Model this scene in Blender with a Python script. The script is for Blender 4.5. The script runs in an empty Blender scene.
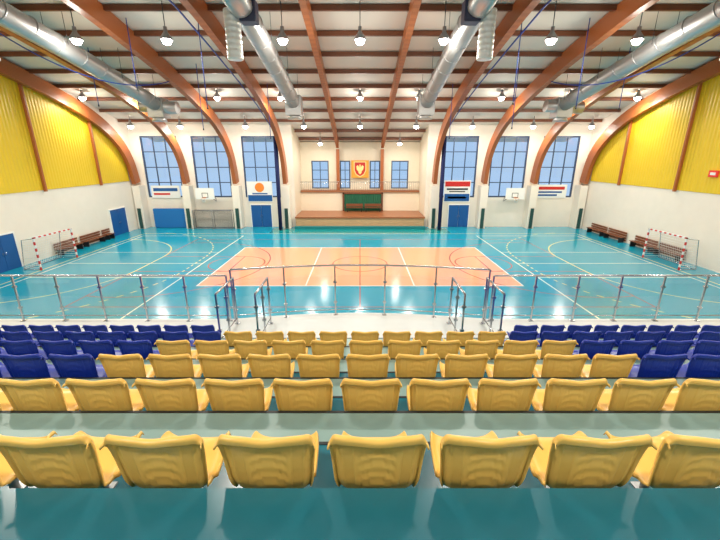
import bpy, bmesh, math, random
from mathutils import Vector, Matrix
random.seed(4)
D=bpy.data; S=bpy.context.scene
def srgb(r,g,b):
    f=lambda c:(c/255/12.92) if c/255<=.04045 else ((c/255+.055)/1.055)**2.4
    return (f(r),f(g),f(b),1)
MC={}
def mat(name,col,rough=.5,metal=0,noise=0.0,nscale=5,emis=None,estr=0,bump=0,coat=0):
    if name in MC: return MC[name]
    m=D.materials.new(name); m.use_nodes=True; nt=m.node_tree; b=nt.nodes['Principled BSDF']
    b.inputs['Roughness'].default_value=rough; b.inputs['Metallic'].default_value=metal
    b.inputs['Base Color'].default_value=col
    if coat: b.inputs['Coat Weight'].default_value=coat
    if noise or bump:
        tc=nt.nodes.new('ShaderNodeTexCoord'); n=nt.nodes.new('ShaderNodeTexNoise'); n.inputs['Scale'].default_value=nscale; n.inputs['Detail'].default_value=4
        nt.links.new(tc.outputs['Object'],n.inputs['Vector'])
        if noise:
            mx=nt.nodes.new('ShaderNodeMix'); mx.data_type='RGBA'
            mx.inputs[6].default_value=tuple(c*(1-noise) for c in col[:3])+(1,); mx.inputs[7].default_value=tuple(min(1,c*(1+noise)) for c in col[:3])+(1,)
            nt.links.new(n.outputs['Fac'],mx.inputs[0]); nt.links.new(mx.outputs[2],b.inputs['Base Color'])
        if bump:
            bp=nt.nodes.new('ShaderNodeBump'); bp.inputs['Strength'].default_value=bump; bp.inputs['Distance'].default_value=.01
            nt.links.new(n.outputs['Fac'],bp.inputs['Height']); nt.links.new(bp.outputs['Normal'],b.inputs['Normal'])
    if emis: b.inputs['Emission Color'].default_value=emis; b.inputs['Emission Strength'].default_value=estr
    MC[name]=m; return m

# ---------- expression builder ----------
class Ex:
    def __init__(s,nt): s.nt=nt
    def m(s,op,a,b=None,c=None):
        n=s.nt.nodes.new('ShaderNodeMath'); n.operation=op
        for i,v in enumerate((a,b,c)):
            if v is None: continue
            if isinstance(v,(int,float)): n.inputs[i].default_value=v
            else: s.nt.links.new(v,n.inputs[i])
        return n.outputs[0]
def mixc(nt,f,a,b):
    mx=nt.nodes.new('ShaderNodeMix'); mx.data_type='RGBA'
    nt.links.new(f,mx.inputs[0])
    for i,v in ((6,a),(7,b)):
        if isinstance(v,tuple): mx.inputs[i].default_value=v
        else: nt.links.new(v,mx.inputs[i])
    return mx.outputs[2]

def stripe_mat(name,c1,c2,axis,period,rough=.5,duty=.5,metal=0):
    if name in MC: return MC[name]
    m=D.materials.new(name); m.use_nodes=True; nt=m.node_tree; b=nt.nodes['Principled BSDF']; b.inputs['Roughness'].default_value=rough; b.inputs['Metallic'].default_value=metal
    e=Ex(nt); tc=nt.nodes.new('ShaderNodeTexCoord'); sp=nt.nodes.new('ShaderNodeSeparateXYZ'); nt.links.new(tc.outputs['Object'],sp.inputs[0])
    f=e.m('FRACT',e.m('DIVIDE',sp.outputs[axis],period)); g=e.m('LESS_THAN',f,duty)
    nt.links.new(mixc(nt,g,c1,c2),b.inputs['Base Color']); MC[name]=m; return m

# ---------- object helpers ----------
def obj(name,bm,mats,parent=None,smooth=False,**p):
    me=D.meshes.new(name); bm.normal_update(); bm.to_mesh(me); bm.free()
    for mm in (mats if isinstance(mats,(list,tuple)) else [mats]): me.materials.append(mm)
    if smooth:
        for f in me.polygons: f.use_smooth=True
    o=D.objects.new(name,me); S.collection.objects.link(o)
    if parent: o.parent=parent
    for k,v in p.items(): o[k]=v
    return o
def empty(name,loc=(0,0,0),**p):
    o=D.objects.new(name,None); o.location=loc; o.empty_display_size=.2; S.collection.objects.link(o)
    for k,v in p.items(): o[k]=v
    return o
def box(bm,x0,x1,y0,y1,z0,z1,mi=0,bev=0):
    vs=[bm.verts.new((x,y,z)) for z in (z0,z1) for y in (y0,y1) for x in (x0,x1)]
    fs=[]
    for q in ((0,2,3,1),(4,5,7,6),(0,1,5,4),(2,6,7,3),(0,4,6,2),(1,3,7,5)):
        f=bm.faces.new([vs[i] for i in q]); f.material_index=mi; fs.append(f)
    if bev:
        es={e for f in fs for e in f.edges}
        bmesh.ops.bevel(bm,geom=list(es),offset=bev,segments=2,affect='EDGES')
def tube(bm,pts,r,n=10,mi=0,caps=True):
    pts=[Vector(p) for p in pts]; rings=[]
    up=None
    for i,p in enumerate(pts):
        t=(pts[min(i+1,len(pts)-1)]-pts[max(i-1,0)]).normalized()
        if up is None:
            up=Vector((0,0,1)) if abs(t.z)<.9 else Vector((1,0,0))
        a=t.cross(up).normalized(); b=a.cross(t).normalized(); up=b
        rr=r[i] if isinstance(r,(list,tuple)) else r
        rings.append([bm.verts.new(p+(a*math.cos(2*math.pi*k/n)+b*math.sin(2*math.pi*k/n))*rr) for k in range(n)])
    for A,B in zip(rings,rings[1:]):
        for k in range(n):
            f=bm.faces.new((A[k],A[(k+1)%n],B[(k+1)%n],B[k])); f.material_index=mi; f.smooth=True
    if caps:
        bm.faces.new(rings[0][::-1]).material_index=mi; bm.faces.new(rings[-1]).material_index=mi
def B(name,dims,m,parent=None,bev=0,**p):
    bm=bmesh.new(); box(bm,*dims,bev=bev); return obj(name,bm,m,parent,**p)
def lerp(P,y):
    if y<=P[0][0]: return P[0][1]
    for (a,b),(c,d) in zip(P,P[1:]):
        if y<=c: return b+(d-b)*(y-a)/(c-a)
    return P[-1][1]

# ---------- materials ----------
wallW=mat('plaster_white',srgb(232,223,210),.7,noise=.04,nscale=1.5)
wallC=mat('plaster_cream',srgb(232,222,200),.7,noise=.04)
roofM=mat('roof_panel',srgb(218,210,199),.7,noise=.05,nscale=.6)
wood=stripe_mat('glulam',srgb(172,98,50),srgb(160,88,44),2,.08,.4)
wood_d=mat('purlin_wood',srgb(108,60,34),.5,noise=.15,nscale=3)
yel=mat('seat_yellow',srgb(242,196,100),.3,noise=.02,nscale=8)
blu=mat('seat_blue',srgb(24,50,160),.33)
steel=mat('brushed_steel',srgb(190,192,195),.25,1)
dsteel=mat('dark_steel',srgb(60,62,66),.4,.8)
galv=mat('galvanized_duct',srgb(182,183,183),.4,.72,noise=.1,nscale=2)
white=mat('white_paint',srgb(235,235,232),.4)
black=mat('black_rubber',srgb(28,32,34),.5)
dblue=mat('door_blue',srgb(20,84,150),.4)
navy=mat('navy_cloth',srgb(18,32,84),.8)
green=mat('green_cloth',srgb(26,96,70),.7)
yclad=mat('yellow_cladding',srgb(224,188,34),.5,noise=.05,nscale=1)
bench=mat('bench_wood',srgb(120,66,36),.45,noise=.15,nscale=4)
frameM=mat('window_frame_blue',srgb(56,74,104),.4)
redp=mat('red_paint',srgb(200,40,34),.45)
bluecab=mat('blue_cable',srgb(34,64,150),.5)

# glass pane
g=D.materials.new('window_glass'); g.use_nodes=True; nt=g.node_tree; nt.nodes.clear()
o_=nt.nodes.new('ShaderNodeOutputMaterial'); tr=nt.nodes.new('ShaderNodeBsdfTransparent'); gl=nt.nodes.new('ShaderNodeBsdfGlossy'); gl.inputs['Roughness'].default_value=.05
mx=nt.nodes.new('ShaderNodeMixShader'); mx.inputs[0].default_value=.04; tr.inputs[0].default_value=(.96,.98,1,1)
nt.links.new(tr.outputs[0],mx.inputs[1]); nt.links.new(gl.outputs[0],mx.inputs[2]); nt.links.new(mx.outputs[0],o_.inputs[0]); glass=g

# ---------- floor ----------
def floor_material():
    m=D.materials.new('sports_floor'); m.use_nodes=True; nt=m.node_tree; b=nt.nodes['Principled BSDF']
    e=Ex(nt); tc=nt.nodes.new('ShaderNodeTexCoord'); sp=nt.nodes.new('ShaderNodeSeparateXYZ'); nt.links.new(tc.outputs['Object'],sp.inputs[0])
    x=sp.outputs[0]; y=e.m('SUBTRACT',sp.outputs[1],23.75)
    ax=e.m('ABSOLUTE',x); ay=e.m('ABSOLUTE',y)
    def boxd(u,v,cx,cy,hx,hy):
        return e.m('MAXIMUM',e.m('SUBTRACT',e.m('ABSOLUTE',e.m('SUBTRACT',u,cx)),hx),e.m('SUBTRACT',e.m('ABSOLUTE',e.m('SUBTRACT',v,cy)),hy))
    def fill(u,v,*a): return e.m('LESS_THAN',boxd(u,v,*a),0)
    def outl(u,v,*a,w=.04): return e.m('LESS_THAN',e.m('ABSOLUTE',boxd(u,v,*a)),w)
    def dist(u,v,cx,cy): 
        a=e.m('SUBTRACT',u,cx); c=e.m('SUBTRACT',v,cy); return e.m('SQRT',e.m('ADD',e.m('MULTIPLY',a,a),e.m('MULTIPLY',c,c)))
    def ring(d,r,w=.04): return e.m('LESS_THAN',e.m('ABSOLUTE',e.m('SUBTRACT',d,r)),w)
    A=lambda a,b:e.m('MULTIPLY',a,b)
    O=lambda *a:(a[0] if len(a)==1 else e.m('MAXIMUM',a[0],O(*a[1:])))
    n=nt.nodes.new('ShaderNodeTexNoise'); n.inputs['Scale'].default_value=.35; nt.links.new(tc.outputs['Object'],n.inputs['Vector'])
    col=mixc(nt,n.outputs['Fac'],srgb(8,140,170),srgb(20,154,180))
    # greener band in front of the stage, a reflection painted into the colour
    col=mixc(nt,fill(x,y,0,11.5,8.5,1.2),col,srgb(16,136,140))
    col=mixc(nt,fill(x,y,0,0,9,4.5),col,srgb(242,166,126))
    mar=O(outl(ax,y,0,0,14,7.5), ring(dist(x,y,0,0),1.8), A(ring(dist(ax,y,12.4,0),6.25),e.m('LESS_THAN',ax,14)), outl(ax,y,11.1,0,2.9,1.8), ring(dist(ax,y,8.2,0),1.8), A(e.m('LESS_THAN',ax,.03),e.m('LESS_THAN',ay,7.5)))
    col=mixc(nt,mar,col,srgb(160,84,70))
    q=e.m('MAXIMUM',e.m('SUBTRACT',ay,1.5),0); p=e.m('SUBTRACT',ax,20)
    dg=e.m('SQRT',e.m('ADD',e.m('MULTIPLY',q,q),e.m('MULTIPLY',p,p)))
    ins=e.m('LESS_THAN',ax,20)
    dash=e.m('LESS_THAN',e.m('FRACT',e.m('MULTIPLY',y,1.6)),.5)
    hb=O(outl(x,y,0,0,20,10),A(ring(dg,6),ins),A(A(ring(dg,9),ins),dash))
    col=mixc(nt,hb,col,srgb(225,225,140))
    vb=O(outl(x,y,0,0,9,4.5),A(ring(ax,3,.035),e.m('LESS_THAN',ay,4.5)))
    col=mixc(nt,vb,col,srgb(235,240,235))
    sv=O(outl(ax,y,15,0,4.5,9), A(O(ring(ay,3,.035),e.m('LESS_THAN',ay,.035)),e.m('LESS_THAN',e.m('ABSOLUTE',e.m('SUBTRACT',ax,15)),4.5)))
    col=mixc(nt,sv,col,srgb(225,240,222))
    nt.links.new(col,b.inputs['Base Color']); b.inputs['Roughness'].default_value=.16; b.inputs['Specular IOR Level'].default_value=.7
    return m
bm=bmesh.new(); box(bm,-22.3,22.3,-5.3,42.6,-.2,0)
obj('floor',bm,floor_material(),kind='structure',label='turquoise sports hall floor with orange court and painted lines',category='floor')

# ---------- roof profile ----------
RP=[(-5.3,11.6),(0,12.7),(5,13.4),(10,14.0),(14,14.25),(18,13.85),(21.3,13.3),(24.6,12.7),(28.3,11.95),(32,11.1),(37.3,9.75),(42.6,8.35)]
R=lambda y:lerp(RP,y)
bm=bmesh.new()
ring=[]
for y,z in RP:
    ring.append([bm.verts.new((X,y,z+dz)) for X,dz in ((-22.3,0),(22.3,0),(22.3,.3),(-22.3,.3))])
for a,b in zip(ring,ring[1:]):
    for k in range(4): bm.faces.new((a[k],b[k],b[(k+1)%4],a[(k+1)%4]))
bm.faces.new(ring[0]); bm.faces.new(ring[-1][::-1])
obj('ceiling',bm,roofM,kind='structure',label='off-white sloping roof panels above timber arches',category='ceiling')

# purlins
ys=[-3,0,3,6,9,12,15.2,17.6,19.9,22.2,24.5,26.8,29.1,31.4,33.7,36.0]
pm=None
for i,y in enumerate(ys):
    if pm is None:
        o=pm=B('roof_purlin',(-21.9,21.9,-.09,.09,-.24,-.01),wood_d,None)
    else:
        o=pm.copy(); S.collection.objects.link(o)
    o.location=(0,y,R(y)-.02); o['label']='brown timber roof purlin spanning between the arches'; o['category']='beam'; o['group']='roof purlins'
for y in (38.6,41):
    o=B('roof_purlin',(-6.4,6.4,-.1,.1,-.28,-.01),wood_d,None,label='short brown timber purlin above the stage',category='beam',group='roof purlins'); o.location=(0,y,R(y)-.02)

# ---------- arches ----------
CP=[(-4.9,R(-4.9)-.55),(0,R(0)-.55),(5,R(5)-.55),(10,R(10)-.55),(14,R(14)-.6),(18.2,R(18.2)-.55),(21.5,R(21.5)-.55),(24.6,R(24.6)-.6),(28.3,11.2),(31.6,10.15),(33.8,9.05),(35.4,7.7),(36.3,6.2),(36.72,4.4)]
CPS=[(-4.9,R(-4.9)-.55),(0,R(0)-.55),(5,R(5)-.55),(10,R(10)-.55),(14,R(14)-.6),(18.2,R(18.2)-.55),(24.6,R(24.6)-.55),(30,R(30)-.55),(36,R(36)-.55),(41.7,R(41.7)-.55)]
def catmull(P,n=5):
    out=[]
    P=[Vector((a,b)) for a,b in P]
    for i in range(len(P)-1):
        p0=P[max(i-1,0)];p1=P[i];p2=P[i+1];p3=P[min(i+2,len(P)-1)]
        for k in range(n):
            t=k/n
            out.append(.5*((2*p1)+(p2-p0)*t+(2*p0-5*p1+4*p2-p3)*t*t+(3*p1-p0-3*p2+p3)*t**3))
    out.append(P[-1]); return out
def arch_mesh(P,hw,d):
    pts=catmull(P); bm=bmesh.new(); rings=[]
    for i,p in enumerate(pts):
        t=(pts[min(i+1,len(pts)-1)]-pts[max(i-1,0)]).normalized(); n=Vector((-t.y,t.x))
        a=p+n*d/2; b=p-n*d/2
        a.y=min(a.y,R(a.x)-.01)
        rings.append([bm.verts.new((-hw,a.x,a.y)),bm.verts.new((hw,a.x,a.y)),bm.verts.new((hw,b.x,b.y)),bm.verts.new((-hw,b.x,b.y))])
    for A,C in zip(rings,rings[1:]):
        for k in range(4): bm.faces.new((A[k],A[(k+1)%4],C[(k+1)%4],C[k]))
    bm.faces.new(rings[0][::-1]); bm.faces.new(rings[-1])
    bmesh.ops.recalc_face_normals(bm,faces=bm.faces)
    return bm
first=None
for x in (-21.65,-16.8,-12,-7.2,7.2,12,16.8,21.65):
    if first is None: o=first=obj('roof_arch',arch_mesh(CP,.18,.9),wood)
    else: o=first.copy(); S.collection.objects.link(o)
    o.location.x=x; o['label']='curved glued-laminated timber arch rising from the window wall'; o['category']='arch'; o['group']='timber roof arches'
f2=None
for x in (-2.4,2.4):
    if f2 is None: o=f2=obj('roof_beam',arch_mesh(CPS,.15,.7),wood)
    else: o=f2.copy(); S.collection.objects.link(o)
    o.location.x=x; o['label']='straight sloping timber beam running over the stage'; o['category']='beam'; o['group']='timber beams over the stage'

# ---------- side walls ----------
def side_wall(name,x0,x1):
    bm=bmesh.new()
    pr=[(-5.3,0)]+[(y,z) for y,z in RP if y<37.5]+[(37.6,R(37.6)),(37.6,0)]
    A=[bm.verts.new((x0,y,z)) for y,z in pr]; C=[bm.verts.new((x1,y,z)) for y,z in pr]
    bm.faces.new(A); bm.faces.new(C[::-1])
    for i in range(len(pr)): j=(i+1)%len(pr); bm.faces.new((A[i],C[i],C[j],A[j]))
    bmesh.ops.recalc_face_normals(bm,faces=bm.faces)
    obj(name,bm,wallW,kind='structure',label='white plastered side wall of the hall',category='wall')
side_wall('wall_left',-22.3,-22); side_wall('wall_right',22,22.3)
CPm=[p for p in CP if p[0]<=36.4]
for i,s in enumerate((-1,1)):
    bm=bmesh.new(); y=4.0; prev=None; k=0
    while y<36.2:
        x=21.97 if k%4 in(0,3) else 21.95
        top=lerp(CPm,y)-.2
        c=(bm.verts.new((s*x,y,4.6)),bm.verts.new((s*x,y,top)))
        if prev: bm.faces.new((prev[0],c[0],c[1],prev[1]))
        prev=c; y+=(.09 if k%2==0 else .04); k+=1
    obj('trim_%d'%(i+1),bm,yclad,kind='structure',label='yellow corrugated metal cladding on the upper side wall',category='wall cladding')
    for y in (14,20,26.2,32):
        B('cladding_post',(-.09,.09,-.07,.07,4.5,lerp(CPm,y)-.3),wood,label='brown timber post over yellow cladding',category='post',group='cladding posts').location=(s*21.84,y,0)
# ---------- back wall with windows ----------
YW=37.3
bm=bmesh.new()
wins=[]
for s in (-1,1):
    xs=[-22.0]
    for c in (-19.25,-14.4,-9.6): xs+= [c-1.75,c+1.75]; wins.append((s*c))
    xs.append(-6.5)
    for i in range(0,len(xs),2):
        a,b=sorted((s*xs[i],s*xs[i+1])); box(bm,a,b,YW,YW+.35,0,R(YW))
    for c in (-19.25,-14.4,-9.6):
        a,b=s*c-1.75,s*c+1.75
        box(bm,a,b,YW,YW+.35,0,2.95); box(bm,a,b,YW,YW+.35,8.7,R(YW))
obj('wall_back',bm,wallW,kind='structure',label='white far wall with tall windows between pilasters',category='wall')
def window(n,cx,y,w,z0,z1,nc,nr,fw=.07):
    e=empty('window_%d'%n,(cx,y,z0),kind='structure',label='tall window with dark blue grid frame',category='window')
    h=z1-z0
    bm=bmesh.new()
    for i in range(nc+1):
        x=-w/2+w*i/nc; t=fw if i in(0,nc) else fw*.6; x=min(max(x,-w/2+t),w/2-t); box(bm,x-t,x+t,-.04,.06,0,h)
    for j in range(nr+1):
        z=h*j/nr; t=fw if j in(0,nr) else fw*.6; z=min(max(z,t),h-t); box(bm,-w/2,w/2,-.035,.055,z-t,z+t)
    obj('frame',bm,frameM,e)
    B('glass_pane',(-w/2+.02,w/2-.02,.0,.012,.02,h-.02),glass,e)
for i,c in enumerate(sorted(wins)): window(i+1,c,YW+.12,3.5,2.95,8.7,3,4)
# pilasters
for x in (-21.55,-16.8,-12,-7.2,7.2,12,16.8,21.55):
    e=empty('pilaster',(x,36.75,0),label='white pilaster with dark green protective pad',category='pillar',group='wall pilasters')
    w=.36
    B('shaft',(-w,w,-.5,.54,0,4.15),wallW,e,bev=.02)
    B('protective_pad',(-.16,.16,-.6,-.5,.05,2.0),mat('pad_green',srgb(26,70,66),.6),e,bev=.02)
# ---------- rear wall ----------
B('wall_rear',(-22.3,22.3,-5.6,-5.3,0,11.7),wallW,kind='structure',label='plain white wall behind the grandstand',category='wall')
# ---------- stage ----------
for nme,a,b in (('wall_stage_left',-6.8,-6.5),('wall_stage_right',6.5,6.8)):
    bm=bmesh.new(); pr=[(YW+.35,0),(YW+.35,R(YW+.35)),(42.3,R(42.3)),(42.3,0)]
    A=[bm.verts.new((a,y,z)) for y,z in pr]; C=[bm.verts.new((b,y,z)) for y,z in pr]
    bm.faces.new(A); bm.faces.new(C[::-1])
    for i in range(4): bm.faces.new((A[i],C[i],C[(i+1)%4],A[(i+1)%4]))
    bmesh.ops.recalc_face_normals(bm,faces=bm.faces)
    obj(nme,bm,wallC,kind='structure',label='cream side wall of the stage recess',category='wall')
bm=bmesh.new()
sw=[(-4.4,1.9),(-1.65,1.15),(1.65,1.15),(4.4,1.9)]
xs=[-6.8]
for c,w in sw: xs+=[c-w/2,c+w/2]
xs.append(6.8)
for i in range(0,len(xs),2): box(bm,xs[i],xs[i+1],42.3,42.6,3.4,6.4)
box(bm,-6.8,6.8,42.3,42.6,0,3.4); box(bm,-6.8,6.8,42.3,42.6,6.4,R(42.6))
obj('wall_stage_back',bm,wallC,kind='structure',label='cream wall at the back of the stage',category='wall')
for i,(c,w) in enumerate(sw): window(7+i,c,42.4,w,3.4,6.4,2,3,.06)
st=empty('stage',(0,0,0),label='raised wooden stage with panelled beige front',category='stage')
B('stage_floor',(-6.45,6.45,36.6,42.28,.95,1.1),mat('stage_wood',srgb(156,96,60),.35,noise=.12,nscale=3),st)
B('stage_front',(-6.4,6.4,36.7,36.8,.0,.95),mat('stage_panel',srgb(196,160,120),.5,noise=.1,nscale=2),st)
B('stage_step',(-6.4,6.4,35.9,36.2,0,.28),mat('step_teal',srgb(20,120,126),.4),None,label='low teal step along the stage front',category='step')
bal=empty('balcony',(0,0,0),label='narrow balcony with wooden front and steel railing above the stage',category='balcony')
B('balcony_deck',(-6.45,6.45,41.0,42.28,3.1,3.3),mat('balc',srgb(150,96,62),.5),bal)
bm=bmesh.new()
for i in range(65):
    x=-6.4+12.8*i/64; tube(bm,[(x,41.1,3.3),(x,41.1,4.2)],.012,5)
tube(bm,[(-6.45,41.1,4.2),(6.45,41.1,4.2)],.03,8)
obj('railing',bm,steel,bal)
lw=B('wall_stage_lower',(-6.5,6.5,41.2,41.35,1.1,3.1),wallC,kind='structure',label='cream wall beneath the balcony',category='wall')
# curtain
sc=empty('stage_curtain',(.3,41.0,1.1),label='dark green pleated curtain in a wooden surround',category='curtain')
bm=bmesh.new(); prev=None
for i in range(81):
    x=-2.0+4*i/80; y=-.06+.05*math.sin(i*1.3); c=(bm.verts.new((x,y,0.02)),bm.verts.new((x,y,1.9)))
    if prev: bm.faces.new((prev[0],c[0],c[1],prev[1]))
    prev=c
obj('cloth',bm,green,sc,smooth=True)
bm=bmesh.new(); box(bm,-2.2,-2.05,-.15,.1,0,2.0); box(bm,2.05,2.2,-.15,.1,0,2.0); box(bm,-2.2,2.2,-.15,-.02,1.85,2.0)
obj('surround',bm,wood_d,sc)
for x in (-2.4,2.4):
    B('timber_column',(-.17,.17,-.17,.17,0,4.3),wood,label='timber column standing on the balcony',category='column',group='stage columns').location=(x,41.8,3.3)
for x in (-.6,1.4):
    e=empty('stage_bench',(x,40.3,1.1),label='dark wooden bench standing on the stage',category='bench',group='stage benches')
    B('seat',(-.9,.9,-.18,.18,.42,.47),bench,e); B('backrest',(-.9,.9,.15,.19,.55,.85),bench,e)
    for a in (-.75,.75): B('leg',(a-.04,a+.04,-.16,.19,0,.42),dsteel,e)
    for a in (-.75,.75): B('back_support',(a-.03,a+.03,.155,.185,.47,.56),dsteel,e)
# crest banner
cb=empty('crest_sign',(0,41.75,4.6),label='golden square board with red shield and eagle emblem',category='sign')
B('board',(-.95,.95,-.03,.03,0,1.85),mat('gold',srgb(226,160,50),.5),cb,bev=.01)
def poly(name,pts,y,m,parent,th=.01,label=None):
    bm=bmesh.new(); v=[bm.verts.new((a,y,b)) for a,b in pts]; f=bm.faces.new(v)
    r=bmesh.ops.extrude_face_region(bm,geom=[f]); bmesh.ops.translate(bm,verts=[q for q in r['geom'] if isinstance(q,bmesh.types.BMVert)],vec=(0,-th,0))
    bmesh.ops.recalc_face_normals(bm,faces=bm.faces)
    return obj(name,bm,m,parent)
poly('shield_border',[(-.68,1.72),(.68,1.72),(.68,.78),(.46,.33),(0,.07),(-.46,.33),(-.68,.78)],-.03,mat('cream_print',srgb(244,220,150),.5),cb)
poly('shield',[(-.58,1.63),(.58,1.63),(.58,.8),(.4,.42),(0,.17),(-.4,.42),(-.58,.8)],-.042,redp,cb)
poly('eagle_emblem',[(0,1.45),(.07,1.35),(.07,1.1),(.24,1.35),(.4,1.22),(.36,.9),(.2,.72),(.14,.5),(0,.36),(-.14,.5),(-.2,.72),(-.36,.9),(-.4,1.22),(-.24,1.35),(-.07,1.1),(-.07,1.35)],-.056,mat('eagle_gold',srgb(250,226,150),.5),cb)

# ---------- doors ----------
def door(n,loc,rot,w,h,label):
    e=empty('door_%d'%n,loc,kind='structure',label=label,category='door'); e.rotation_euler=(0,0,rot)
    bm=bmesh.new(); box(bm,-w/2-.08,-w/2,-.08,0,0,h+.08); box(bm,w/2,w/2+.08,-.08,0,0,h+.08); box(bm,-w/2,w/2,-.08,0,h,h+.08)
    obj('frame',bm,white,e)
    for s in (-1,1):
        a,b=sorted((s*.01,s*w/2)); lf=B('leaf',(a,b,-.055,-.01,.01,h),dblue,e,bev=.006)
        bm=bmesh.new(); tube(bm,[(s*.1,-.09,.95),(s*.1,-.09,1.15)],.015,8); tube(bm,[(s*.1,-.05,1.0),(s*.1,-.09,1.0)],.01,6); obj('handle',bm,steel,lf)
door(1,(-9.9,YW,0),0,2,2.2,'blue double door in the window wall'); door(2,(9.9,YW,0),0,2,2.2,'blue double door in the window wall')
door(3,(-22,33.6,0),math.pi/2,2.2,2.3,'blue double door in the white side wall'); door(4,(-22,22.1,0),math.pi/2,1.9,2.2,'blue double door near the handball goal')
# ---------- posters ----------
def banner(x,z,w,h,cols,label):
    e=empty('wall_banner',(x,37.24,z),label=label,category='banner')
    B('panel',(-w/2,w/2,-.02,.02,0,h),white,e)
    for (a,b,c,d,m) in cols: B('printed_block',(a*w/2,b*w/2,-.03,-.02,c*h,d*h),m,e)
    return e
b1=banner(-9.9,2.5,2.5,2.0,[(-.95,.95,.04,.34,dblue),(-.6,.6,.38,.44,dblue)],'white and blue banner with orange ball emblem')
bm=bmesh.new(); tube(bm,[(0,-.04,1.42),(0,-.02,1.42)],.45,24); 
obj('ball_emblem',bm,mat('orange',srgb(230,130,40),.5),b1).location=(0,0,0)
banner(9.6,2.5,2.6,2.1,[(-.94,.94,.72,.95,redp),(-.8,.8,.56,.64,black),(-.6,.6,.46,.51,black),(-.95,.95,.04,.38,dblue),(-.7,.7,.16,.26,white)],'white banner with red heading and blue lower band')
banner(18.9,2.9,3.0,1.3,[(-.85,.85,.62,.84,redp),(-.85,.7,.38,.5,dblue),(-.85,.4,.15,.28,dblue)],'white banner with red and blue print')
banner(-19.2,2.9,2.8,1.2,[(-.85,.85,.55,.8,dblue),(-.85,.3,.25,.4,redp)],'white banner with blue and red print')
# ---------- mat & cage ----------
B('crash_mat',(-1.6,1.6,-.2,.2,0,1.9),mat('mat_blue',srgb(24,110,180),.6),label='thick blue crash mat standing against the wall',category='gym mat',bev=.05).location=(-18.9,36.9,0)
def cage(x):
    e=empty('equipment_cage',(x,36.0,0),label='grey tubular frame with dark mesh panel',category='cage')
    bm=bmesh.new(); w=1.9;h=1.8
    for a in (-w,0,w): tube(bm,[(a,0,0),(a,0,h)],.035,8); tube(bm,[(a,.5,0),(a,.5,h)],.035,8)
    for z in (.1,h):
        tube(bm,[(-w,0,z),(w,0,z)],.035,8); tube(bm,[(-w,.5,z),(w,.5,z)],.035,8)
    obj('frame',bm,mat('grey',srgb(120,120,122),.5),e)
    bm=bmesh.new()
    for i in range(39): a=-w+i*.1; tube(bm,[(a,0.02,.1),(a,.02,h)],.012,4)
    for j in range(17): z=.1+j*.1; tube(bm,[(-w,.02,z),(w,.02,z)],.012,4)
    obj('mesh_panel',bm,dsteel,e)
cage(-14.4); 
# ---------- basketball hoops ----------
def hoop(x):
    e=empty('basketball_hoop',(x,36.1,0),label='white basketball backboard with orange rim on wall bracket',category='basketball hoop',group='basketball hoops')
    B('backboard',(-.9,.9,0,.04,2.9,3.95),white,e,bev=.01)
    bm=bmesh.new(); 
    for a,b,c,d in ((-.3,.3,3.45,3.5),(-.3,.3,3.05,3.1),(-.3,-.25,3.05,3.5),(.25,.3,3.05,3.5)): box(bm,a,b,-.006,0,c,d)
    obj('target_square',bm,black,e)
    bm=bmesh.new(); pts=[(.225*math.cos(t*math.pi/12),-.38+.225*math.sin(t*math.pi/12),3.05) for t in range(25)]; tube(bm,pts,.012,6); box(bm,-.08,.08,-.16,0,3.0,3.06)
    obj('rim',bm,mat('orange',srgb(230,130,40),.5),e)
    bm=bmesh.new()
    for t in range(12):
        a=t*math.pi/6; b=a+.5
        tube(bm,[(.22*math.cos(a),-.38+.22*math.sin(a),3.04),(.13*math.cos(b),-.38+.13*math.sin(b),2.65)],.006,4)
        tube(bm,[(.22*math.cos(b),-.38+.22*math.sin(b),3.04),(.13*math.cos(a),-.38+.13*math.sin(a),2.65)],.006,4)
    obj('net',bm,white,e)
    bm=bmesh.new()
    for a in (-.6,.6): tube(bm,[(a,.04,3.0),(a,1.19,2.6)],.03,6); tube(bm,[(a,.04,3.7),(a,1.19,2.75)],.03,6)
    obj('bracket',bm,dsteel,e)
hoop(-14.9); hoop(14.9)
# ---------- goals ----------
def goal(x,s):
    e=empty('handball_goal',(x,23.75,0),label='red and white striped handball goal with white net',category='handball goal',group='handball goals')
    st1=stripe_mat('post_stripe',srgb(235,235,235),srgb(200,40,34),2,.4); st2=stripe_mat('bar_stripe',srgb(235,235,235),srgb(200,40,34),1,.4)
    for y in (-1.54,1.54): B('post',(-.04,.04,y-.04,y+.04,0,2.08),st1,e)
    B('crossbar',(-.04,.04,-1.58,1.58,2.0,2.08),st2,e)
    bm=bmesh.new()
    for y in (-1.5,1.5): tube(bm,[(0,y,2.0),(s*.8,y,1.9),(s*1.1,y,0.03),(0,y,.03)],.025,6)
    tube(bm,[(s*1.1,-1.5,.03),(s*1.1,1.5,.03)],.025,6)
    obj('rear_frame',bm,steel,e)
    bm=bmesh.new(); prof=[(0,2.0),(.4,1.95),(.8,1.9),(.88,1.4),(.95,.95),(1.03,.5),(1.1,.05)]
    for i in range(21):
        y=-1.5+.15*i; tube(bm,[(s*a,y,b) for a,b in prof],.008,4,caps=False)
    P=catmull(prof,3)
    for p in P: tube(bm,[(s*p.x,-1.5,p.y),(s*p.x,1.5,p.y)],.008,4)
    for y in (-1.5,1.5):
        for z in [.15*k for k in range(1,13)]: tube(bm,[(0,y,z),(s*(1.1-.15*z),y,z)],.008,4)
    obj('net',bm,white,e)
goal(-20,-1); goal(20,1)
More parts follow.
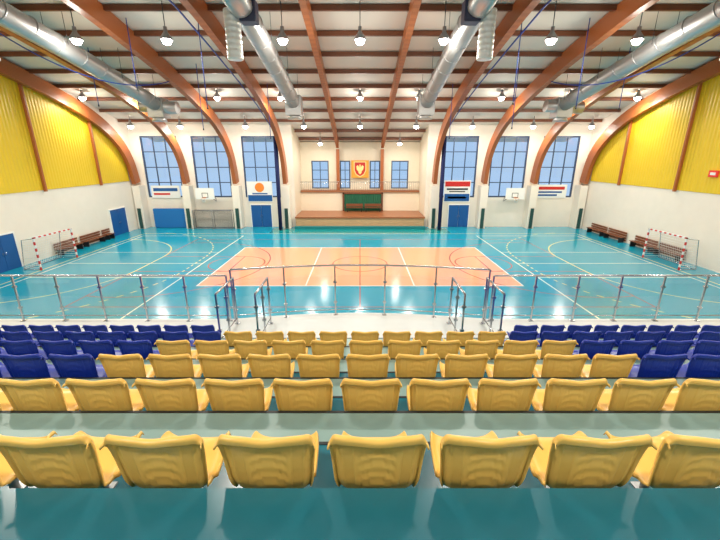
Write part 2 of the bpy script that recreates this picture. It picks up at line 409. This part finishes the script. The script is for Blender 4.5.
# ---------- benches along side walls ----------
def gbench(x,y,L):
    e=empty('gym_bench',(x,y,0),label='brown wooden slatted bench along the white side wall',category='bench',group='wall benches')
    s=1 if x>0 else -1
    bm=bmesh.new()
    for k in range(3): a=-s*(.1+.12*k); box(bm,min(a,a-s*.1),max(a,a-s*.1),-L/2,L/2,.42,.46)
    obj('seat',bm,bench,e)
    bm=bmesh.new()
    for k in range(4): box(bm,min(0,s*.03),max(0,s*.03),-L/2,L/2,.12+.2*k,.27+.2*k)
    obj('backrest',bm,bench,e)
    for yy in (-L/2+.2,L/2-.2): B('leg',(min(0,-s*.45),max(0,-s*.45),yy-.03,yy+.03,0,.42),dsteel,e)
for y in (26.6,29.2): gbench(-21.85,y+.3,2.3)
for y in (25.2,27.7,31.0,33.5): gbench(21.85,y,2.3)
gbench(-21.85,31.4,1.0)
# ---------- exit sign ----------
ex=empty('exit_sign',(21.9,23.6,5.6),label='small red illuminated box sign on the wall',category='sign')
B('housing',(-.1,.0,-.3,.3,0,.4),mat('sign_red',srgb(214,50,40),.4,emis=srgb(214,50,40),estr=.2),ex); B('pictogram',(-.11,-.1,-.18,.18,.12,.28),white,ex)
# ---------- divider curtains ----------
for s in (-1,1):
    bm=bmesh.new(); n=40; rings=[]
    for z in (0.03,3.5,8.6):
        rings.append([bm.verts.new(((.13+.04*math.cos(9*2*math.pi*k/n*1.0))*math.cos(2*math.pi*k/n),(.3+.08*math.cos(9*2*math.pi*k/n))*math.sin(2*math.pi*k/n),z)) for k in range(n)])
    for A,C in zip(rings,rings[1:]):
        for k in range(n): bm.faces.new((A[k],A[(k+1)%n],C[(k+1)%n],C[k]))
    bm.faces.new(rings[0][::-1]); bm.faces.new(rings[-1])
    o=obj('divider_curtain',bm,navy,smooth=True,label='gathered navy divider curtain hanging from the roof',category='curtain',group='divider curtains'); o.location=(s*7.7,35.6,0)
    bm=bmesh.new(); tube(bm,[(s*7.7,y,R(y)-1.05-(.0 if y<30 else (y-30)*.05)) for y in (14,18,22,26,30,33,36)],.04,8)
    obj('curtain_rail',bm,bluecab,label='blue steel curtain rail under the roof',category='rail',group='curtain rails')
# curtain ropes
for x,y,z0 in ((-7.6,20,9.2),(-10.3,26,8.6),(-6.6,29,8.2),(7.6,20,9.4),(9.6,25,8.6),(6.6,29,8.2),(11.3,21,9.3),(-11.5,21,10.2),(15.5,24,9.6),(-15.6,24,9.8)):
    e=empty('lifting_rope',(x,y,0),label='thin blue lifting rope hanging from the roof',category='rope',group='lifting ropes')
    bm=bmesh.new(); tube(bm,[(0,0,z0),(0,0,R(y)-.02)],.022,6); obj('rope',bm,bluecab,e)
    bm=bmesh.new(); tube(bm,[(0,0,z0-.12),(0,0,z0)],[.05,.03],8); obj('weight',bm,black,e)
# sagging blue cables between the arches
for s in (-1,1):
    bm=bmesh.new(); P=[]
    for k in range(25):
        t=k/24; y=18+8*t; P.append((s*(16.8-4.8*t),y,R(y)-1.0-4*1.3*t*(1-t)))
    tube(bm,P,.03,6)
    obj('sagging_cable',bm,bluecab,label='blue cable sagging between the timber arches',category='cable',group='sagging cables')
# ---------- ducts ----------
def duct(x,zo,big):
    e=empty('air_duct',(x,0,0),label='galvanized ventilation duct hanging below the roof',category='air duct',group='ventilation ducts')
    rad=.47
    bm=bmesh.new(); P=[(0,y,R(y)-zo) for y in (14.5,17,20,23,26,28.2)]; tube(bm,P,rad,24)
    obj('pipe',bm,galv,e)
    for k in range(9):
        bm=bmesh.new(); y=15.5+1.45*k; z=R(y)-zo; tube(bm,[(0,y-.03,z+.01),(0,y+.03,z-.01)],rad+.025,24)
        obj('collar',bm,galv,e)
    z=R(28.6)-zo
    bm=bmesh.new(); box(bm,-.55,.55,28.1,29.2,z-.8,z+.5,bev=.03); obj('plenum_box',bm,galv,e)
    bm=bmesh.new(); 
    tube(bm,[(0,28.6,z-.75),(0,28.6,z-1.05)],[.4,.5],16)
    if big: tube(bm,[(-1.2,28.6,z),(1.4,28.6,z-.15)],.42,16)
    obj('outlet',bm,galv,e)
    for y in (16,20,24,27.5):
        for a in (-.5,.5):
            bm=bmesh.new(); tube(bm,[(a,y,R(y)-zo),(a,y,R(y)-.02)],.012,5); obj('hanger',bm,dsteel,e)
for s in (-1,1): duct(s*4.7,1.45,False); duct(s*14.4,1.6,True)
# drop diffusers
for x in (-5.15,5.15,-15.3,15.3):
    e=empty('air_diffuser',(x,17.2,0),label='ribbed silver cylindrical air diffuser hanging under a duct',category='air diffuser',group='air diffusers')
    bm=bmesh.new(); z0=10.65
    P=[];rr=[]
    for k in range(9):
        for dz,dr in ((0,.31),(.03,.325),(.07,.325),(.10,.31)): P.append((0,0,z0+k*.21+dz)); rr.append(dr)
    P=[(0,0,z0-.02)]+P; rr=[.2]+rr
    tube(bm,P,rr,28); obj('body',bm,mat('diff',srgb(225,225,222),.35,.15),e)
    bm=bmesh.new(); tube(bm,[(0,0,z0+1.7),(0,0,R(17.2)-.05)],.12,12); obj('drop_pipe',bm,galv,e)
    s=-1 if x>0 else 1
    bm=bmesh.new(); a,b=sorted((s*.36,s*1.02)); box(bm,a,b,-.3,.3,z0+1.3,z0+2.1,bev=.03); box(bm,min(0,s*.5),max(0,s*.5),-.05,.05,z0+1.5,z0+1.6); obj('fan_box',bm,mat('charcoal',srgb(50,54,80),.5),e)
# ---------- lamps ----------
lampE=mat('lamp_glow',(1,.97,.9,1),.5,emis=(1,.96,.9,1),estr=32)
lk=[]
for x in (-13.2,-9,-3.6,0,3.9,8.9,12.9,19.5,-19.5): lk.append((x,19.6,12.0))
for x in (-20.6,-10.6,-5.9,0,4.4,10.5,15.6,20.6,-16): lk.append((x,30,11.0-.15*0))
for x in (-20.4,-16.0,-10.2,-5,0,5,10,15.4,20.6): lk.append((x,35.2,9.4))
for x in (-15,-9,-3,3,9,15): lk.append((x,8,12.2))
for x in (-10,-3.5,3.5,10): lk.append((x,-1,10.6))  # unseen lamps behind the camera, added as fill for the stand
for x in (-4,4): lk.append((x,39.4,8.1))  # two lamps added above the stage to brighten it
master=None
for x,y,z in lk:
    if master is None:
        master=empty('pendant_lamp',(x,y,z),label='bell-shaped industrial pendant lamp glowing white',category='lamp',group='hall pendant lamps')
        bm=bmesh.new(); tube(bm,[(0,0,.0),(0,0,.12),(0,0,.25),(0,0,.33),(0,0,.55)],[.27,.24,.15,.09,.08],18,caps=False); obj('lamp_shade',bm,mat('lamp_housing',srgb(150,150,152),.4,.6),master,smooth=True)
        bm=bmesh.new(); tube(bm,[(0,0,-.2),(0,0,-.18),(0,0,-.12),(0,0,-.04),(0,0,.04)],[.06,.12,.18,.21,.21],18); obj('bulb',bm,lampE,master,smooth=True)
        e=master
    else:
        e=empty('pendant_lamp',(x,y,z)); 
        for k in ('label','category','group'): e[k]=master[k]
        for c in list(master.children):
            if c.name.startswith('rod') or c.type=='LIGHT': continue
            k=c.copy(); k.parent=e; S.collection.objects.link(k)
    bm=bmesh.new(); tube(bm,[(0,0,.5),(0,0,max(.51,R(y)-z-.02))],.02,6); obj('rod',bm,dsteel,e)
    P_=185 if y<0 else 220 if y<10 else 270 if y<25 else 250 if y<33 else 130 if y<37 else 80
    L=D.lights.new('lamp_light','AREA'); L.shape='DISK'; L.size=.45; L.energy=P_; L.color=(1,.935,.825)
    l=D.objects.new('lamp_light',L); l.location=(0,0,-.3); l.parent=e; S.collection.objects.link(l)
    L=D.lights.new('lamp_glow_light','POINT'); L.energy=P_*.48; L.shadow_soft_size=.22; L.color=(1,.935,.825)
    l=D.objects.new('lamp_glow_light',L); l.location=(0,0,-.45); l.parent=e; S.collection.objects.link(l)
# ---------- grandstand ----------
tread=mat('stand_tread',srgb(30,108,124),.25,noise=.1,nscale=2)
landing=mat('landing_grey',srgb(205,208,206),.4,noise=.05)
NY=[(-5.2,-1.66,6.10),(-1.66,-.66,5.9),(-.66,.3,5.74),(.3,1.30,5.38),(1.30,2.28,5.02),(2.28,3.26,4.66),(3.26,4.24,4.30),(4.24,5.22,3.94),(5.22,6.2,3.58)]
gs=empty('grandstand',(0,0,0),label='stepped teal grandstand tiers with dark nosings',category='grandstand')
bm=bmesh.new()
prof=[]
for a,b,z in NY: prof+=[(a,z),(b,z)]
prof+=[(6.2,3.22),(6.2,2.9),(-5.2,2.9)]
XL=21.98
A=[bm.verts.new((-XL,y,z)) for y,z in prof]; C=[bm.verts.new((XL,y,z)) for y,z in prof]
for i in range(len(prof)): j=(i+1)%len(prof); bm.faces.new((A[i],C[i],C[j],A[j]))
bm.faces.new(A); bm.faces.new(C[::-1]); bmesh.ops.recalc_face_normals(bm,faces=bm.faces)
obj('tiers',bm,tread,gs)
stripg=mat('tread_edge_grey',srgb(132,162,158),.35,noise=.06,nscale=3)
for a,b,z in NY[4:]:
    B('nosing',(-XL,XL,b-.02,b+.006,z-.03,z+.006),black,gs)
    B('edge_band',(-XL,XL,b-.30,b-.02,z,z+.004),stripg,gs)
    B('floor_strip',(-XL,XL,b-.325,b-.30,z,z+.005),black,gs)
# landing w/ small bulge
BU=.35
bm=bmesh.new(); pts=[(-XL,6.2),(-XL,7.85),(-2.95,7.85)]
for k in range(1,16):
    t=k/16; pts.append((-2.95+5.9*t,7.85+BU*math.sin(math.pi*t)))
pts+=[(2.95,7.85),(XL,7.85),(XL,6.2)]
lo=[bm.verts.new((x,y,2.9)) for x,y in pts]; hi=[bm.verts.new((x,y,3.22)) for x,y in pts]
bm.faces.new(lo); bm.faces.new(hi[::-1])
for i in range(len(pts)): j=(i+1)%len(pts); bm.faces.new((lo[i],hi[i],hi[j],lo[j]))
bmesh.ops.recalc_face_normals(bm,faces=bm.faces)
obj('landing',bm,landing,gs)
B('support_wall',(-XL,XL,6.0,6.2,0,2.9),wallW,gs)
# ---------- seats ----------
def seat_mesh():
    prof=[(-.020,.57),(-.026,.602),(-.012,.613),(.004,.604),(.014,.56),(.022,.51),(.030,.44),(.038,.37),(.048,.295),(.068,.235),(.11,.20),(.19,.20),(.28,.225),(.36,.25),(.41,.245),(.43,.22)]
    P=catmull(prof,4); n=len(P); nu=64
    bm=bmesh.new(); G=[]
    for j,p in enumerate(P):
        row=[]
        back=max(0,min(1,(p.y-.25)/.36)) if p.x<.08 else 0
        hw=.188+.026*back
        if p.x>.28: hw-=.02*((p.x-.28)/.15)**2
        if p.x<.13 and p.y<.32: hw-=.016*min(1,(.32-p.y)/.1)
        for i in range(nu+1):
            u=-1+2*i/nu
            x=u*hw; y=p.x; z=p.y
            au=abs(u)
            y+= (.014*au**2+.016*au**8)*(1 if p.x<.10 else max(0,1-(p.x-.10)/.1))
            if p.x>=.05: z+=.045*au**5*min(1,(p.x-.05)/.05)
            if back>.0:
                c=max(0,(au-.84)/.16); z-=(.04*c**2.8)*max(0,(back-.55)/.45)**1.2
                z-=.012*math.exp(-(u/.35)**2)*back**2
            if .004<p.x<.06 and .27<p.y<.59 and au<.86:
                edge=min(1,(.86-au)/.05)*min(1,(.59-p.y)/.03,(p.y-.27)/.03)
                g=.006
                if .50<au<.80 and (au*16)%1<.35: g-=.005
                if au<.42 and p.y<.53:
                    w=abs(((p.y-.36+.05*(u/.5)**2)*16)%1-.5)
                    if w<.16: g-=.004
                y-=g*max(0,edge)
            row.append(bm.verts.new((x,y,z)))
        G.append(row)
    for j in range(n-1):
        for i in range(nu): bm.faces.new((G[j][i],G[j][i+1],G[j+1][i+1],G[j+1][i]))
    for side in (0,nu):
        s=-1 if side==0 else 1
        pr=None
        for j in range(2,n):
            v=G[j][side]; p=P[j]; bk=p.x<.08
            w=bm.verts.new(v.co+Vector((s*.008,(-.02 if bk else 0),(-.004 if bk else -.02))))
            if pr: bm.faces.new((pr[0],v,w,pr[1]) if s<0 else (v,pr[0],pr[1],w))
            pr=(v,w)
    bmesh.ops.recalc_face_normals(bm,faces=bm.faces)
    bmesh.ops.solidify(bm,geom=bm.faces[:],thickness=.004)
    me=D.meshes.new('shell'); bm.to_mesh(me); bm.free()
    for f in me.polygons: f.use_smooth=True
    return me
SM=seat_mesh(); SM.materials.append(yel); SB=SM.copy(); SB.materials.clear(); SB.materials.append(blu)
bm=bmesh.new(); box(bm,-.06,.06,.22,.34,.185,.2); tube(bm,[(0,.28,.006),(0,.28,.19)],.022,10); box(bm,-.04,.04,.25,.33,0,.01)
LM=D.meshes.new('pedestal'); bm.to_mesh(LM); bm.free(); LM.materials.append(galv)
def seat(x,y,z,c,row):
    e=empty('stadium_seat',(x,y,z),label=('yellow moulded plastic bucket seat on the stand' if c else 'dark blue moulded plastic bucket seat on the stand'),category='seat',group=('yellow' if c else 'blue')+' grandstand seats')
    a=D.objects.new('shell',SM if c else SB); a.parent=e; S.collection.objects.link(a)
    b=D.objects.new('pedestal',LM); b.parent=e; S.collection.objects.link(b)
lims=[(99,3),(99,6),(5,9),(5,11),(4,12),(-1,14)]
for r,(ymax,nk) in enumerate(lims):
    yy=1.335+.98*r; z=5.02-.36*r
    for k in range(-nk-1,nk+1):
        if r==5 and -6<k<6: continue
        seat(.08+.5*k,yy,z,abs(k)<=ymax,r)
# ---------- guard railings ----------
def railing(pts,label,post_every=.95,h=1.08,z=3.22):
    e=empty('guard_railing',(pts[0][0],pts[0][1],z),label=label,category='railing',group='stand railings')
    P=[Vector((a-pts[0][0],b-pts[0][1],0)) for a,b in pts]
    up=lambda hh:[p+Vector((0,0,hh)) for p in P]
    bm=bmesh.new(); tube(bm,up(h),.022,10); obj('handrail',bm,steel,e)
    bm=bmesh.new(); tube(bm,up(.13),.012,8); obj('lower_rail',bm,steel,e)
    L=[0]
    for a,b in zip(P,P[1:]): L.append(L[-1]+(b-a).length)
    n=max(1,round(L[-1]/post_every)); pos=[]
    for i in range(n+1):
        d=L[-1]*i/n
        for k in range(len(P)-1):
            if d<=L[k+1]+1e-6:
                t=(d-L[k])/(L[k+1]-L[k]); pos.append(P[k].lerp(P[k+1],t)); break
    for q in pos:
        bm=bmesh.new(); box(bm,q.x-.016,q.x+.016,q.y-.016,q.y+.016,0,h); box(bm,q.x-.05,q.x+.05,q.y-.05,q.y+.05,0,.012)
        for hh in (.3,.8): box(bm,q.x-.04,q.x+.04,q.y-.025,q.y+.025,hh,hh+.04)
        obj('post',bm,steel,e)
    for a,b in zip(pos,pos[1:]):
        d=(b-a).normalized(); a2=a+d*.05; b2=b-d*.05; nn=Vector((-d.y,d.x,0))*.005
        bm=bmesh.new(); vs=[]
        for zz in (.2,1.0):
            for q in (a2-nn,b2-nn,b2+nn,a2+nn): vs.append(bm.verts.new((q.x,q.y,zz)))
        for f in ((0,1,2,3),(7,6,5,4),(0,4,5,1),(1,5,6,2),(2,6,7,3),(3,7,4,0)): bm.faces.new([vs[i] for i in f])
        obj('glass_panel',bm,glass,e)
railing([(-12.4,7.75),(-2.95,7.75)],'stainless steel railing with glass panels along the landing')
railing([(2.95,7.75),(12.4,7.75)],'stainless steel railing with glass panels along the landing')
cp=[(-2.85+5.7*k/20,7.75+BU*math.sin(math.pi*k/20)) for k in range(21)]
railing(cp,'curved stainless steel railing around the bowed landing',1.2,1.22)
for x in (-2.75,-2.0,2.0,2.75):
    railing([(x,7.6),(x,6.6)],'short stainless steel railing beside the stair opening',.45)
# ---------- world ----------
w=D.worlds.new('World'); S.world=w; w.use_nodes=True
bg=w.node_tree.nodes['Background']; bg.inputs[0].default_value=srgb(168,198,230); bg.inputs[1].default_value=1.15
# ---------- camera ----------
c=D.cameras.new('cam'); c.sensor_width=36; c.lens=18.5; co=D.objects.new('cam',c); S.collection.objects.link(co)
co.location=(0,0,6.8); co.rotation_euler=(math.radians(90-17),0,0); S.camera=co
S.view_settings.view_transform='Standard'; S.view_settings.exposure=0
